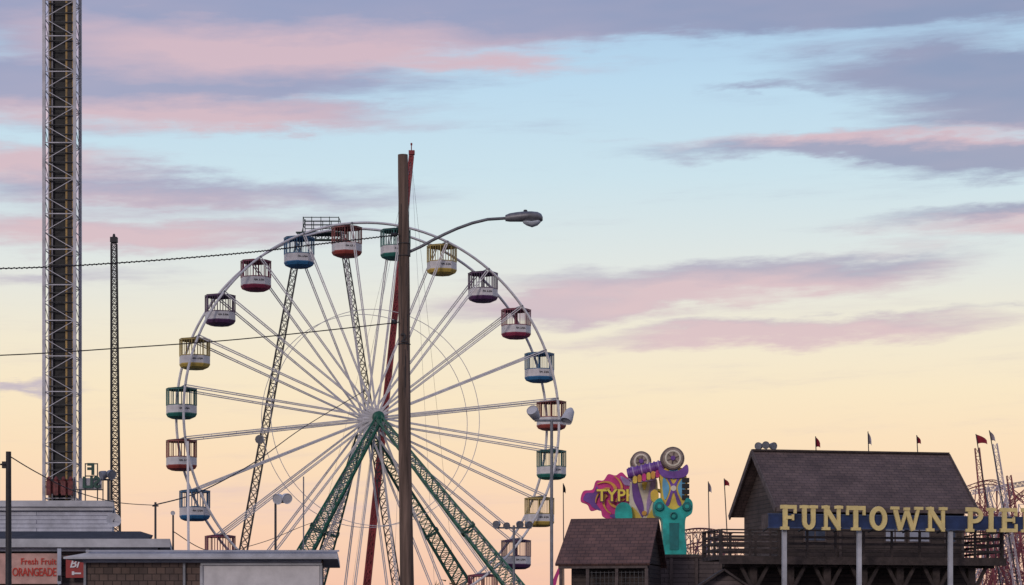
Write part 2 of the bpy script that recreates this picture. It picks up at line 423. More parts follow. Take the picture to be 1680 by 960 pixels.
for py in (565,420,400): 
    p=W(663,py,Yp); r_=.172-.06*(1060+117-py)/923; MB().torus(p,r_+.006,.012,Z,20,5).build('band',m_dark,up)
for py in (386,529):
    p=W(655,py,Yp); MB().lathe(p+Vector((-.05,-.08,0)),(-1,0,0),[(.03,0),(.06,.04),(.04,.08),(.06,.12)],10).build('insulator',m_dark,up)

sl=thing('street_lamp','grey cobra head street lamp on a curved arm fixed to the wooden pole','street lamp',W(674,412,Yp))
ap=[(670,414),(690,405),(710,394),(730,384),(750,375),(775,366),(800,360),(832,358)]
MB().path([W(x,y,Yp) for x,y in ap],.034,10).build('arm',m_lamp,sl,smooth=True)
p=W(671,411,Yp); MB().box(p+Vector((-.03,-.09,-.13)),p+Vector((.03,.09,.13))).build('bracket',m_dark,sl)
k=Yp/F
secs=[(829,358,.05,5,5),(836,357,.08,7,7),(848,356,.12,8,8),(860,355,.16,8,9),(872,355,.18,8,9),(882,355,.16,7,9),(888,356,.1,5,8),(890.5,358,.03,2,4)]
MB().loft([(W(x,y,Yp),w_,u*k,d*k) for x,y,w_,u,d in secs],16).build('lamp_head',m_lamp,sl,smooth=True)
secs=[(858,364,.06,2,2),(864,365,.12,3,5),(873,366,.14,3,7),(882,364,.11,3,6),(887,362,.05,2,3)]
MB().loft([(W(x,y,Yp),w_,u*k,d*k) for x,y,w_,u,d in secs],14).build('lens',m_lens,sl,smooth=True)
MB().lathe(W(862,348,Yp),(0,0,1),[(.045,0),(.045,.035),(.03,.05)],10).build('photocell',m_dark,sl)

def cable(label,pts,Ys_,r,group=None):
    P=[W(x,y,Y) for (x,y),Y in zip(pts,Ys_)]; out=[]
    for i in range(len(P)-1):
        p0=P[max(i-1,0)];p1=P[i];p2=P[i+1];p3=P[min(i+2,len(P)-1)]
        for j in range(10):
            t=j/10; out.append(.5*((2*p1)+(p2-p0)*t+(2*p0-5*p1+4*p2-p3)*t*t+(3*p1-p0-3*p2+p3)*t*t*t))
    out.append(P[-1]); o=MB().path(out,r,6).build('overhead_cable',m_cable); tag(o,label,'cable',group)
    return out
out=cable('upper thick twisted overhead cable running from the left to the wooden pole',[(-260,438),(0,440.5),(200,431),(400,415),(520,401),(655,385)],[50,50.6,51.6,52.6,53.2,53.85],.012)
b=MB()
hx=[]
for i in range(len(out)-1):
    for j in range(14):
        p=out[i].lerp(out[i+1],j/14); a=(i*14+j)*1.15; hx.append(p+Vector((0,math.cos(a)*.018,math.sin(a)*.018)))
b.path(hx,.008,4); o=b.build('cable_wrap',m_cable); tag(o,'dark spiral wrap winding round the upper thick overhead cable','cable')
cable('lower overhead cable sagging from the left to the wooden pole',[(-260,588),(0,583),(200,571),(400,556),(655,529)],[50,50.6,51.6,52.6,53.85],.013)
cable('thin wire dropping from the dark pole at the left edge over the white building',[(15,748),(60,775),(120,805),(190,824),(252,829)],[50,54,60,66,72],.012)
cable('thin wire sweeping up from the small pole on the roof towards the wheel',[(252,829),(330,806),(420,757),(500,700),(600,640)],[72,80,95,115,146],.02)
cable('thin drooping wire hanging low between the wheel base and the small roof pole',[(284,872),(350,905),(430,890),(500,862),(560,842)],[74,85,100,118,140],.014)

lp=thing('service_pole','slim dark pole with a small bracket at the left edge of the picture','pole',G(14,50))
MB().path([G(14,50),W(14,741,50)],[.075,.055],10).build('pole_shaft',m_dark,lp,smooth=True)
b=MB().tube(W(0,762,50),W(16,762,50),.02); b.box(W(3,768,50),W(9,757,50)+YV*.1); b.build('bracket',m_dark,lp)

# ---------------------------------------------------------------- left buildings
def wbox(mb,x0,y0,x1,y1,Y,d):
    p=W(x0,y1,Y); q=W(x1,y0,Y); return mb.box((p.x,Y,p.z),(q.x,Y+d,q.z))
YA=82.
ba=thing('clapboard_building','white clapboard building with a pale cornice at the far left, below the drop tower','building',G(60,YA))
p=W(-160,832,YA); q=W(184,832,YA)
MB().box((p.x,YA,0),(q.x,YA+9,p.z),W(187,0,YA+9).x).build('wall',m_clap,ba)
b=MB(); p=W(-165,832,YA); q=W(188,822,YA); b.box((p.x,YA-.25,p.z+.002),(q.x,YA+9.2,q.z),W(191,0,YA+9.2).x); b.box((p.x,YA-.15,p.z-.12),(q.x-.03,YA-.02,p.z))
b.build('cornice',m_whitew,ba)
sd=thing('satellite_dish','small round satellite dish on the corner of the white clapboard building','dish',W(187,862,YA-1.2))
p=W(186,855,YA-1.2); MB().lathe(p,(.3,-1,.35),[(.02,0),(.14,.03),(.24,.1),(.25,.1),(.14,.01),(.02,-.02)],18).build('dish',m_whitew,sd,smooth=True)
b=MB().tube(W(187,866,YA-1.2),p,.02); b.tube(p,p+Vector((.08,-.28,.05)),.012); b.build('dish_mount',m_dark,sd)
YB=74.
bb=thing('snack_stand','low food stand with dark roof, white fascia and orange lettered drink sign','building',G(120,YB))
p=W(-120,898,YB); q=W(258,898,YB)
MB().box((p.x,YB+.6,0),(q.x,YB+7,p.z),W(262,0,YB+7).x).build('wall',m_greywood,bb)
p=W(-120,898,YB); q=W(279,884,YB); MB().box((p.x,YB,p.z+.002),(q.x,YB+7.3,q.z),W(283,0,YB+7.3).x).build('fascia',m_whitew,bb)
p=W(-120,884,YB); q=W(238,866,YB); xb_=W(242,0,YB+7).x; x2_=W(236,0,YB+3).x
b=MB(); z0=p.z+.004; x0=p.x; x1=q.x; z1=q.z
b.add([(x0,YB+.3,z0),(x1,YB+.3,z0),(xb_,YB+7,z0),(x0,YB+7,z0),(x0+.2,YB+2.3,z1),(x2_,YB+2.3,z1),(x2_,YB+5,z1),(x0+.2,YB+5,z1)],[(0,3,2,1),(4,5,6,7),(0,1,5,4),(1,2,6,5),(2,3,7,6),(3,0,4,7)])
b.build('roof',M('dark_roof_felt',(56,52,58),.9,.3,2,0,.3),bb)
YS=YB+.15
b=MB(); wbox(b,-60,908,100,958,YS,.1); sp_=b.build('drink_sign',m_signbg,bb,label='drink sign with red orange lettering')
def tf(px,py,Y,kx=1):
    o_=W(px,py,Y); return lambda v:Vector((o_.x+v.x*kx,Y-.02-v.z,o_.z+v.y))
b=MB()
b.text('Fresh Fruit',.27,tf(34,926,YS,.86),.008,bold=.015,spacing=1.05); b.text('ORANGEADE',.36,tf(20,945,YS,.66),.008,spacing=.92,bold=.012)
b.build('sign_lettering',m_or,sp_)
b=MB(); wbox(b,108,912,138,948,YS,.1); s2=b.build('red_sign',m_rdp,bb,label='small red sign with white lettering')
b=MB().text('Bi',.36,tf(114,931,YS),.008,shear=.3); b.build('sign_lettering',m_wl,s2)
b=MB().box(W(121,942,YS)-YV*.02,W(133,939.5,YS)); b.box(W(118,943.5,YS)-YV*.023,W(122,937.5,YS)-YV*.003); b.build('arrow_mark',m_wl,s2)
for px in (-20,141): wb=W(px,900,YB+.2); MB().box((wb.x,YB+.2,0),(wb.x+.1,YB+.3,wb.z)).build('post',m_whitew,bb)
b=MB(); wbox(b,-120,899,258,904.5,YB+.3,.15); b.build('soffit_trim',m_pale,bb)
YC=60.
bc=thing('shingled_building','low brown shingled building with a wide pale flat roof edge and a white panel','building',G(330,YC))
p=W(136,916,YC); q=W(528,916,YC)
MB().box((p.x,YC+.45,0),(q.x,YC+6,p.z+.05),W(531,0,YC+6).x).build('wall',m_shake,bc)
a0=W(104,917,YC);a1=W(554,917,YC);t0=W(150,905,YC);t1=W(553,905,YC)
xr=W(558,0,YC+7).x; xr2=W(557,0,YC+6.9).x
b=MB(); b.add([(a0.x,YC,a0.z),(a1.x,YC,a1.z),(xr,YC+7,a1.z),(a0.x,YC+7,a0.z),(a0.x,YC,a0.z+.05),(a1.x,YC,a0.z+.05),(xr,YC+7,a0.z+.05),(a0.x,YC+7,a0.z+.05),(t0.x,YC+.1,t0.z),(t1.x,YC+.1,t0.z),(xr2,YC+6.9,t0.z),(t0.x,YC+6.9,t0.z)],
 [(0,3,2,1),(0,1,5,4),(1,2,6,5),(2,3,7,6),(3,0,4,7),(4,5,9,8),(5,6,10,9),(6,7,11,10),(7,4,8,11),(8,9,10,11)]); b.build('roof',m_whitew,bc)
b=MB(); e0=W(140,905,YC-.1); e1=W(556,905,YC-.1); b.box((e0.x,YC-.06,e0.z),(e1.x,YC-.0,e0.z+.04)); b.build('roof_edge',m_pale,bc)
b=MB(); wbox(b,333,928,524,1040,YC+.35,.09); b.build('shutter_panel',m_white,bc)
for r_ in ((329,923.5,528,927.5),(328,928,332.5,1040),(524.5,928,528.5,1040)):
    b=MB(); wbox(b,*r_,YC+.3,.14); b.build('panel_frame',m_whitew,bc)
b=MB(); wbox(b,136,917.6,527,923,YC+.4,.045); b.build('wall_trim',m_pale,bc)
for x_ in (300,137):
    b=MB(); wbox(b,x_,924,x_+4,1040,YC+.38,.06); b.build('downpipe',m_galv,bc)
np_=thing('narrow_notice_board','narrow pale notice board beside the red sign','notice board',G(97,66))
b=MB(); wbox(b,94,900,100,958,66,.05); b.build('board',m_pale,np_)
b=MB().tube(G(97,66.1),W(97,905,66.1),.03); b.build('post',m_galv,np_)
b=MB(); wbox(b,94.7,944,99.3,953,65.97,.028); b.build('notice',m_blk,np_)

sg=thing('slingshot_ride_sign','open framed ride sign seen from behind with reversed dark letters on pale board','sign',G(150,96))
b=MB()
for py in (761,781,803.5): b.tube(W(118 if py>790 else 140,py,96),W(170 if py>790 else 160,py,96),.025,None,5)
for px,pt in ((122,783),(140,760),(160,760),(169,784)): b.tube(W(px,845,96),W(px,pt,96),.025,None,5)
b.build('frame',m_lat,sg)
b=MB(); wbox(b,130,784.5,167,802.5,96,.04); b.build('board',M('pale_sign_board',(176,172,180),.6,.2,3),sg)
b=MB()
def tr(px,py,Y):
    o_=W(px,py,Y); return lambda v:Vector((o_.x-v.x,Y-.06+v.z,o_.z+v.y))
b.text('F',.62,tr(156,778.5,96),.02,bold=.045); b.text('SLI',.6,tr(165,800,96),.02,bold=.04); b.build('letters',m_greend,sg)

# ---------------------------------------------------------------- lamp and floodlight poles
def head(mb,p,d,r=.2,l=.35): mb.lathe(p,d,[(r*.35,-l*.5),(r*.75,-l*.3),(r,l*.3),(r,l*.5),(r*.9,l*.42)],16)
def fpole(label,px,pt,pb_Y,r,heads,arm=None,mat=m_galv,dx=0,top=None,name='floodlight_pole',hm=m_whitew):
    Y=pb_Y; t=thing(name,label,'floodlight pole' if heads else 'pole',G(px+dx,Y))
    MB().path([G(px+dx,Y),W(px,pt,Y)],[r*1.2,r],8).build('pole_shaft',mat,t,smooth=True)
    if arm:
        MB().tube(W(arm[0],arm[2],Y),W(arm[1],arm[2],Y),r*.8,None,6).build('crossarm',mat,t)
    for (hx_,hy_,d,rr,ll) in heads:
        b=MB(); head(b,W(hx_,hy_,Y),d,rr,ll); b.build('floodlight',hm,t,smooth=True)
    return t
fpole('tall grey pole with two drum shaped white floodlights, overlapping the right of the wheel',905,690,75,.05,[(877,680,(-.3,-.6,.45),.18,.46),(933,681,(-.35,-.5,-.9),.18,.5)],(877,934,690))
fpole('pole topped by a bar of four small floodlights, at the lower right of the wheel',843,862,95,.05,[(816,860,(-.5,-1,-.2),.15,.26),(832,862,(-.2,-1,-.3),.14,.24),(852,860,(.3,-1,-.3),.15,.26),(866,861,(.6,-1,-.2),.15,.26)],(812,872,866),hm=m_galv)
fpole('grey pole with a pair of round floodlights, at the lower left of the wheel',452,826,90,.045,[(458,818,(-.5,-1,-.35),.2,.3),(469,817,(.6,-1,-.35),.2,.3)],(452,470,824),mat=m_lat)
fpole('thin white pole standing behind the shingled building at the left of the wheel',308,724,68,.035,[],mat=m_white,dx=3,name='thin_pole')
fpole('short pole with two round floodlights above the white clapboard building',178,786,88,.05,[(171,779,(-.9,-.6,-.35),.17,.28),(181,778,(.7,-.8,-.3),.18,.28)],(166,184,787),mat=m_lat,hm=m_galv)
fpole('thin pole with a small crossbar rising from the roof of the food stand',255,824,76,.035,[],(250,260,830),mat=m_lat,name='thin_pole')
fpole('short thin pole with a small knob right of the crossbar pole',284,842,76,.03,[(284,842,(0,-1,0),.07,.15)],mat=m_lat)
fpole('bare thin pole in front of the lower left spokes of the wheel',498,782,105,.03,[],mat=m_galv,name='thin_pole')

# ---------------------------------------------------------------- pier pavilion
TH=rad(12); org=Vector((433/F*90,90,0))
pv=thing('pier_pavilion','dark wooden pavilion on stilts with a brown shingled gable roof and railed deck','building',tuple(org),TH)
L=7.98; D=5.74; ze=6.77; zr=9.1; zd=4.88
b=MB()
x0,x1,y0,y1=0.45,L-.4,.4,D-.4
b.box((x0,y0,zd),(x1,y1,ze+.1)); 
b.add([(x0,y0,ze+.1),(x0,y1,ze+.1),(x0,D/2,zr-.22),(x1,y0,ze+.1),(x1,y1,ze+.1),(x1,D/2,zr-.22)],[(0,1,2),(3,5,4)])
b.build('wall',m_wood,pv,False)
b=MB(); 
def slab(mb,a,b_,c,d,th):
    n=(Vector(b_)-Vector(a)).cross(Vector(d)-Vector(a)).normalized()*th
    vs=[Vector(p) for p in (a,b_,c,d)]; mb.add([v for v in vs]+[v-n for v in vs],[(0,1,2,3),(7,6,5,4),(0,4,5,1),(1,5,6,2),(2,6,7,3),(3,7,4,0)])
slab(b,(0,0,ze),(L,0,ze),(L,D/2,zr),(0,D/2,zr),.12)
slab(b,(0,D/2+.003,zr),(L,D/2+.003,zr),(L,D,ze),(0,D,ze),.12)
rf=b.build('roof',m_roof,pv,False)
MB().bar((-.02,D/2,zr+.02),(L+.02,D/2,zr+.02),.22,.07).build('ridge_cap',m_timber,rf,False)
for xx in (-.03,L+.03):
    MB().bar((xx,-.04,ze-.1),(xx,D/2-.01,zr-.08),.05,.22,X).build('bargeboard',m_timber2,pv,False); MB().bar((xx,D/2+.01,zr-.08),(xx,D+.04,ze-.1),.05,.22,X).build('bargeboard',m_timber2,pv,False)
MB().box((0,-.06,ze-.16),(L,-.004,ze-.0)).build('eave_board',m_timber2,pv,False)
for (wx0,wx1) in ((1.2,2.1),(4.4,5.25),(5.35,6.25),(6.8,7.3)):
    f=MB().box((wx0,y0-.05,zd+.62),(wx1,y0-.002,zd+1.55)).build('window',m_timber2,pv,False)
    MB().box((wx0+.06,y0-.06,zd+.68),((wx0+wx1)/2-.03,y0-.052,zd+1.49)).build('pane',m_pale if wx0>4 and wx0<6 else m_glass,f,False)
    MB().box(((wx0+wx1)/2+.03,y0-.06,zd+.68),(wx1-.06,y0-.052,zd+1.49)).build('pane',m_pale if wx0>4 and wx0<6 else m_glass,f,False)
f=MB().box((x0-.05,2.0,zd+.1),(x0-.002,3.0,zd+1.75)).build('door',m_timber2,pv,False)
for xx in (x0-.02,2.6,x1-.08): MB().box((xx,y0-.07,zd),(xx+.1,y0-.003,ze-.02)).build('wall_post',m_timber2,pv,False)
dx0,dx1,dy0,dy1=-2.7,8.3,-1.8,.55
b=MB().box((dx0,dy0,zd-.14),(dx1,dy1,zd-.002)); b.box((dx0-.05,dy0-.08,zd-.3),(dx1+.05,dy0-.004,zd-.01)); b.box((.2,dy1+.002,zd-.14),(dx1,D+.3,zd-.004)); b.build('deck',m_timber,pv,False)
def rail(p,q,n):
    mb=MB(); p=Vector(p);q=Vector(q)
    for i in range(n+1):
        a=p.lerp(q,i/n); mb.bar(a,a+Z*.95,.08,.08)
    sd_=Vector((-(q-p).y,(q-p).x,0)).normalized()
    for h in (.22,.46,.7): mb.bar(p+Z*h,q+Z*h,.04,.09,sd_)
    mb.bar(p+Z*.95,q+Z*.95,.12,.05,sd_); mb.build('railing',m_timber,pv,False)
rail((dx0+.05,dy0+.05,zd),(dx1-.05,dy0+.05,zd),10); rail((dx0+.05,dy0+.2,zd),(dx0+.05,dy1,zd),3); rail((dx1-.05,dy0+.2,zd),(dx1-.05,D,zd),6); rail((dx0+.1,dy1-.05,zd),(x0-.1,dy1-.05,zd),3)
for xx in [dx0+1.4+i*1.42 for i in range(7)]:
    for yy in (dy0+.6,D/2,D):
        if yy>1 and xx<0: continue
        MB().bar((xx,yy,0),(xx,yy,zd-.15),.28,.28).build('stilt',m_timber,pv,False)
for yy in (dy0+.6,D/2):
    for i in range(7):
        xx=dx0+1.4+i*1.42
        if yy>1 and xx<0: continue
        MB().bar((xx-.6,yy-.2,zd-.2),(xx,yy-.2,zd-1.3),.1,.12).build('brace',m_timber,pv,False); MB().bar((xx+.6,yy-.2,zd-.2),(xx,yy-.22,zd-1.3),.1,.12).build('brace',m_timber,pv,False)
    MB().bar((dx0+.3 if yy<1 else .3,yy,zd-.27),(dx1-.2,yy,zd-.27),.3,.22).build('crossbeam',m_timber,pv,False)
b=MB().box((dx0+.7,.2,0),(dx1-.6,.3,zd-.16)); b.build('under_deck_screen',m_wood,pv,False)

TS=rad(13.5); so=Vector(((1262-840)/F*86.3,86.3,0))
sn=thing('pier_sign','long sign of big cream slab letters on a navy board beside the pavilion roof','sign',tuple(so),TS)
def sx_of(px):
    t=(px-840)/F; c_,s_=math.cos(TS),math.sin(TS)
    return (t*so.y-so.x)/(c_-t*s_)
zb=W(0,864,86.3).z; zt=W(0,844,86.3).z
MB().box((0,0.03,zb),(sx_of(1790),.12,zt)).build('board',m_blue,sn,False)
m_edge=M('pale_blue_edge',(62,78,114),.6,.2,3)
for z0_,z1_ in ((zb-.05,zb-.002),(zt+.002,zt+.04)): MB().box((-.02,0.02,z0_),(sx_of(1790),.13,z1_)).build('board_edge',m_edge,sn,False)
for px in (1290,1413,1563,1715):
    x=sx_of(px); MB().box((x-.075,.14,0),(x+.075,.28,zt)).build('post',m_whitew,sn,False)
lz=W(0,869,86.3).z; lh=W(0,828,86.3).z-lz
def arc(cx,cy,rx,ry,a0,a1,n): return [(cx+rx*math.cos(rad(a0+(a1-a0)*i/n)),cy+ry*math.sin(rad(a0+(a1-a0)*i/n))) for i in range(n+1)]
def letter(ch,px0,px1):
    xa,xb=sx_of(px0),sx_of(px1); w=(xb-xa)/lh; b=MB(); cnt=[0]; T=.19; s_=.12
    def st(pts,wd=T,closed=False):
        y0=-.06-.005*cnt[0]; cnt[0]+=1
        b.ribbon([(xa+x*lh,lz+z*lh) for x,z in pts],wd*lh,y0,.02,closed)
    def serif(x,z,hw_=.17): st([(x-hw_,z),(x+hw_,z)],s_)
    if ch=='F' or ch=='E' or ch=='P' or ch=='R':
        st([(.2,0),(.2,1)]); serif(.18,.065,.18)
        if ch in 'FE':
            st([(0,.92),(w,.92)],.15); st([(w-.05,.98),(w-.05,.66)],.1); st([(.2,.5),(w-.17,.5)],.13); st([(w-.15,.62),(w-.15,.38)],.08)
            if ch=='E': st([(0,.08),(w,.08)],.15); st([(w-.05,.02),(w-.05,.34)],.1)
        else:
            st([(0,.92),(w*.5,.92)]+arc(w*.5,.68,w*.5-.09,.24,88,-88,8)+[(.2,.44)],.17)
            if ch=='R': st([(w*.45,.44),(w-.1,.05)]); serif(w-.08,.065,.12)
    if ch=='I': st([(w/2,0),(w/2,1)]); serif(w/2,.93,w/2); serif(w/2,.065,w/2)
    if ch=='T': st([(w/2,0),(w/2,1)]); st([(0,.91),(w,.91)],.17); st([(.05,.98),(.05,.62)],.1); st([(w-.05,.98),(w-.05,.62)],.1); serif(w/2,.065,.2)
    if ch=='U': st([(.19,1),(.19,.34)]+arc(w/2,.34,w/2-.19,.24,180,360,8)[1:]+[(w-.19,1)],.18); serif(.18,.93,.18); serif(w-.18,.93,.18)
    if ch=='N': st([(.17,0),(.17,1)],.14); st([(w-.17,0),(w-.17,1)],.14); st([(.12,.96),(w-.15,.06)],.19); serif(.16,.93,.16); serif(.17,.065,.17); serif(w-.17,.93,.17)
    if ch=='O': st(arc(w/2,.5,w/2-.1,.4,0,345,23),.19,True)
    if ch=='W':
        st([(.17,.96),(w*.3,.03)],.18); st([(w*.3,.06),(w*.5,.85)],.12); st([(w*.5,.85),(w*.7,.03)],.18); st([(w*.7,.06),(w-.17,.96)],.12)
        serif(.17,.93,.18); serif(w-.17,.93,.18); serif(w/2,.9,.12)
    b.build('letter',m_cream,sn,False,label='cream slab serif letter '+ch)
for ch,p0,p1 in (('F',1280,1306),('U',1312,1341),('N',1348,1382),('T',1388,1419),('O',1426,1455),('W',1461,1513),('N',1519,1553),('P',1584,1612),('I',1618,1633),('E',1640,1668),('R',1675,1706)): letter(ch,p0,p1)
for i in range(9): xx=.2+i*1.35; MB().bar((xx,.13,zb+.1),(xx,1.2,zb-.1),.05,.05).build('stay',m_dark,sn,False)

fl=thing('roof_floodlights','cluster of three round floodlights on the left end of the pavilion ridge','floodlight',W(1257,740,93.2))
for (x,y,d) in ((1246,732,(-.7,-1,-.1)),(1256,730,(0,-1,-.2)),(1267,732,(.7,-1,-.1))):
    b=MB(); head(b,W(x,y,93),d,.15,.24); b.build('floodlight',m_galv,fl,smooth=True)
b=MB().tube(W(1242,739,93.1),W(1272,739,93.1),.03); b.tube(W(1257,741,93.1),W(1257,731,93.1),.03); b.build('mount',m_dark,fl)

def flag(label,x,y,bx,Y,c,fw_=12,fh=12,dirn=1,by=None):
    t=thing('flag_pole',label,'flag',G(bx,Y),0,'small flags on thin poles along the pier')
    MB().path([G(bx,Y),W(x,y,Y)],[.04,.022],6).build('pole_shaft',m_lat,t)
    b=MB(); s_=Y/F; n=6
    vs=[]; d=(W(x,y,Y)-G(bx,Y)).normalized()
    for i in range(n+1):
        f=i/n
        tp=W(x,y,Y)+Vector((dirn*f*fw_*s_,.12*math.sin(f*5),-f*f*fh*.6*s_-.02)); bt=tp-d*(fh*s_*(1-.55*f))
        vs+=[tp,bt]
    b.add(vs,[(2*i,2*i+1,2*i+3,2*i+2) for i in range(n)]); b.build('flag',c,t)
flag('small red flag on a thin pole above the left half of the pavilion roof',1338,716,1352,104,m_flagr,7,18)
flag('pale flag on a thin pole above the middle of the pavilion roof',1424,708,1438,104,m_flagw,5,22)
flag('small dark red flag on a thin pole above the right end of the pavilion roof',1504,714,1526,104,m_flagr,6,14)
flag('large red flag at the top of a leaning pole right of the pavilion',1601,712,1668,104,m_flagr,17,16)
flag('pale flag at the top of the outermost leaning pole at the right edge',1623,706,1700,105,m_flagw,8,18)
flag('small pale flag on a pole just left of the pavilion deck',1162,790,1168,106,m_flagw,5,18)
flag('small red flag on a leaning pole left of the pavilion roof',1188,785,1206,106,m_flagr,8,12)
flag('small dark flag on a thin pole left of the magenta and yellow ride',924,793,926,110,m_blk,4,16)

# ---------------------------------------------------------------- thrill ride
YT=118.
tr_=thing('spinning_thrill_ride','colourful spinning thrill ride with teal columns, magenta panel and yellow lettering','amusement ride',G(1060,YT))
k=YT/F
b=MB().pxcurve([(953,822),(957,806),(972,803),(978,789),(990,788),(998,778),(1010,780),(1020,775),(1031,784),(1046,782),(1048,850),(1010,853),(990,848),(985,836),(970,838),(964,828)],YT+1.2,.3)
b.build('scenic_panel',m_mag,tr_)
MB().pxcurve([(957,820),(962,809),(974,808),(979,798),(984,812),(977,824),(986,838),(973,833),(967,826)],YT+1.14,.04).build('flourish',m_purp,tr_)
MB().pxcurve([(1000,846),(1014,842),(1030,840),(1042,846),(1030,851),(1010,851)],YT+1.13,.04).build('flourish',m_purp,tr_)
MB().pxcurve([(1018,781),(1034,788),(1042,784),(1043,802),(1032,797),(1024,795)],YT+1.13,.04).build('flourish',m_lil,tr_)
c=W(1005,812,YT+1.1); emb=M('orange_yellow_paint',(232,168,74),.5,.2,2)
b=MB()
def sw(r0,r1,a0,a1,w0,w1,mb,yy):
    n=12; pts=[];ws=[]
    for i in range(n+1):
        f=i/n; r=(r0+(r1-r0)*f)*k; a=rad(a0+(a1-a0)*f); pts.append((c.x+r*math.cos(a),c.z+r*math.sin(a))); ws.append((w0+(w1-w0)*f)*k)
    mb.ribbon(pts,ws,yy,yy+.06)
for i in range(6): sw(10,31,60*i,60*i+85,6,1.2,b,YT+1.08-.008*i)
b.build('swirl_emblem',emb,tr_)
o_=W(979,822,YT+.85); m_gold=M('golden_letters',(255,226,90),.5,.06,3)
b=MB().text('TYPHOON',.82,lambda v:Vector((o_.x+v.x,YT+.86-v.z,o_.z+v.y-.02)),.02,spacing=1.0,bold=.07); lbo=b.build('lettering_outline',M('plum_paint',(130,34,110),.5,.2,2),tr_)
b=MB().text('TYPHOON',.82,lambda v:Vector((o_.x+v.x,YT+.8-v.z,o_.z+v.y)),.03,spacing=1.0,bold=.02); b.build('lettering',m_gold,lbo)
# rear column
b=MB().pxcurve([(1034,800),(1038,786),(1056,780),(1074,784),(1079,796),(1077,850),(1074,900),(1036,900),(1033,850)],YT+.2,.9); c1=b.build('column',m_creamp,tr_)
MB().pxcurve([(1037,792),(1044,789),(1049,805),(1056,832),(1054,849),(1047,836),(1039,818)],YT+.16,.03).build('flame_decal',m_purp,c1)
MB().pxcurve([(1069,787),(1076,789),(1073,812),(1066,832),(1062,846),(1061,826),(1065,806)],YT+.155,.03).build('flame_decal',m_lil,c1)
for pts in ([(1037,832),(1046,840),(1052,851),(1037,851)],[(1076,828),(1067,840),(1061,851),(1076,851)],[(1053,786),(1062,785),(1059,802),(1055,802)]): MB().pxcurve(pts,YT+.15,.03).build('yellow_decal',m_yell,c1)
MB().lathe(W(1057,842,YT+.1),(0,1,0),[(4*k,0),(4*k,.05)],16).build('round_decal',emb,c1)
# front column
b=MB().pxcurve([(1084,774),(1104,766),(1124,772),(1126,800),(1122,832),(1090,833),(1085,800)],YT-1.3,.9); c2=b.build('column',m_yell,tr_)
MB().pxcurve([(1088,775),(1094,774),(1105,794),(1116,774),(1121,776),(1109,800),(1118,827),(1112,828),(1105,808),(1098,828),(1092,828),(1101,800)],YT-1.34,.03).build('cross_decal',m_purp,c2)
m_sky=M('pale_blue_paint',(110,180,216),.5,.15,2)
for pts in ([(1089,783),(1098,800),(1091,820),(1087,800)],[(1122,783),(1112,800),(1120,819),(1124,800)],[(1098,771),(1112,771),(1105,787)]): MB().pxcurve(pts,YT-1.345,.04).build('blue_decal',m_sky,c2)
MB().lathe(W(1105,801,YT-1.36),(0,1,0),[(4.5*k,0),(4.5*k,.04)],14).build('round_decal',m_creamp,c2)
m_tau=M('taupe_drum_paint',(168,150,138),.6,.3,4); m_tau2=M('brown_taupe_paint',(122,104,98),.6,.3,4)
for px,py,r_,Y in ((1052,757,17,YT+.3),(1104,752,19,YT-1.2)):
    c=W(px,py,Y-.3); hd=MB().lathe(c,(0,1,0),[(r_*k*.95,0),(r_*k,.06),(r_*k,1.0),(r_*k*.9,1.06)],28).build('motor_drum',m_tau2,tr_,smooth=True)
    MB().lathe(c-YV*.06,(0,1,0),[(r_*k*.82,0),(r_*k*.86,.055)],28).build('drum_face',m_tau,hd,smooth=False)
    MB().torus(c-YV*.07,r_*k*.62,1.6*k,YV,24,6,ry=.03).build('drum_ring',m_creamp,hd)
    b=MB()
    for i in range(6):
        a=rad(60*i+20); d=Vector((math.cos(a),0,math.sin(a))); b.tube(c+d*(3.5*k)-YV*.075,c+d*(r_*k*.58)-YV*.075,1.3*k,.6*k,5)
    b.build('spoke_trim',m_tau2,hd)
    MB().lathe(c-YV*.14,(0,1,0),[(3.4*k,0),(4.2*k,.06)],12).build('drum_cap',m_purp,hd)
MB().pxcurve([(1032,770),(1040,764),(1066,766),(1074,776),(1074,788),(1036,790)],YT+.1,.7).build('shoulder',m_lil,tr_)
MB().pxcurve([(1082,764),(1093,772),(1113,772),(1127,762),(1129,776),(1118,784),(1092,784),(1082,776)],YT-1.42,.3).build('shoulder',m_purp,tr_)
b=MB(); p=W(1030,777,YT-.2); q=W(1092,762,YT-.6); b.path([p,q],[8*k,8*k],12)
gb=b.build('gondola_beam',m_purp,tr_,smooth=True)
for i in range(9):
    c=p.lerp(q,(i+.5)/9); d=(q-p).normalized(); MB().torus(c,8*k,1.7*k,d,16,5).build('beam_ring',m_lil if i%2 else m_purp,gb,smooth=True)
for i in range(7):
    x=1039+i*7.4; y=783-i*1.9
    MB().pxcurve([(x,y),(x+3,y-2.4),(x+6,y),(x+6,y+8),(x+3,y+10),(x,y+8.5)],YT-1.1,.5,4).build('seat',(m_yell,emb,m_mag)[i%3],gb)
b=MB().pxcurve([(1074,824),(1084,817),(1091,828),(1105,836),(1120,828),(1127,817),(1136,824),(1135,842),(1125,851),(1124,880),(1124,912),(1089,912),(1088,880),(1086,852),(1075,844)],YT-1.6,1.4)
cb_=b.build('base_column',m_teal,tr_)
dtl=M('dark_teal',(20,116,116),.5,.2,3)
MB().pxpoly([(1098,858),(1114,858),(1113,902),(1099,902)],YT-1.64,.05).build('column_trim',dtl,cb_); MB().torus(W(1105,846,YT-1.65),5*k,1.4*k,YV,16,5).build('column_ring',dtl,cb_)
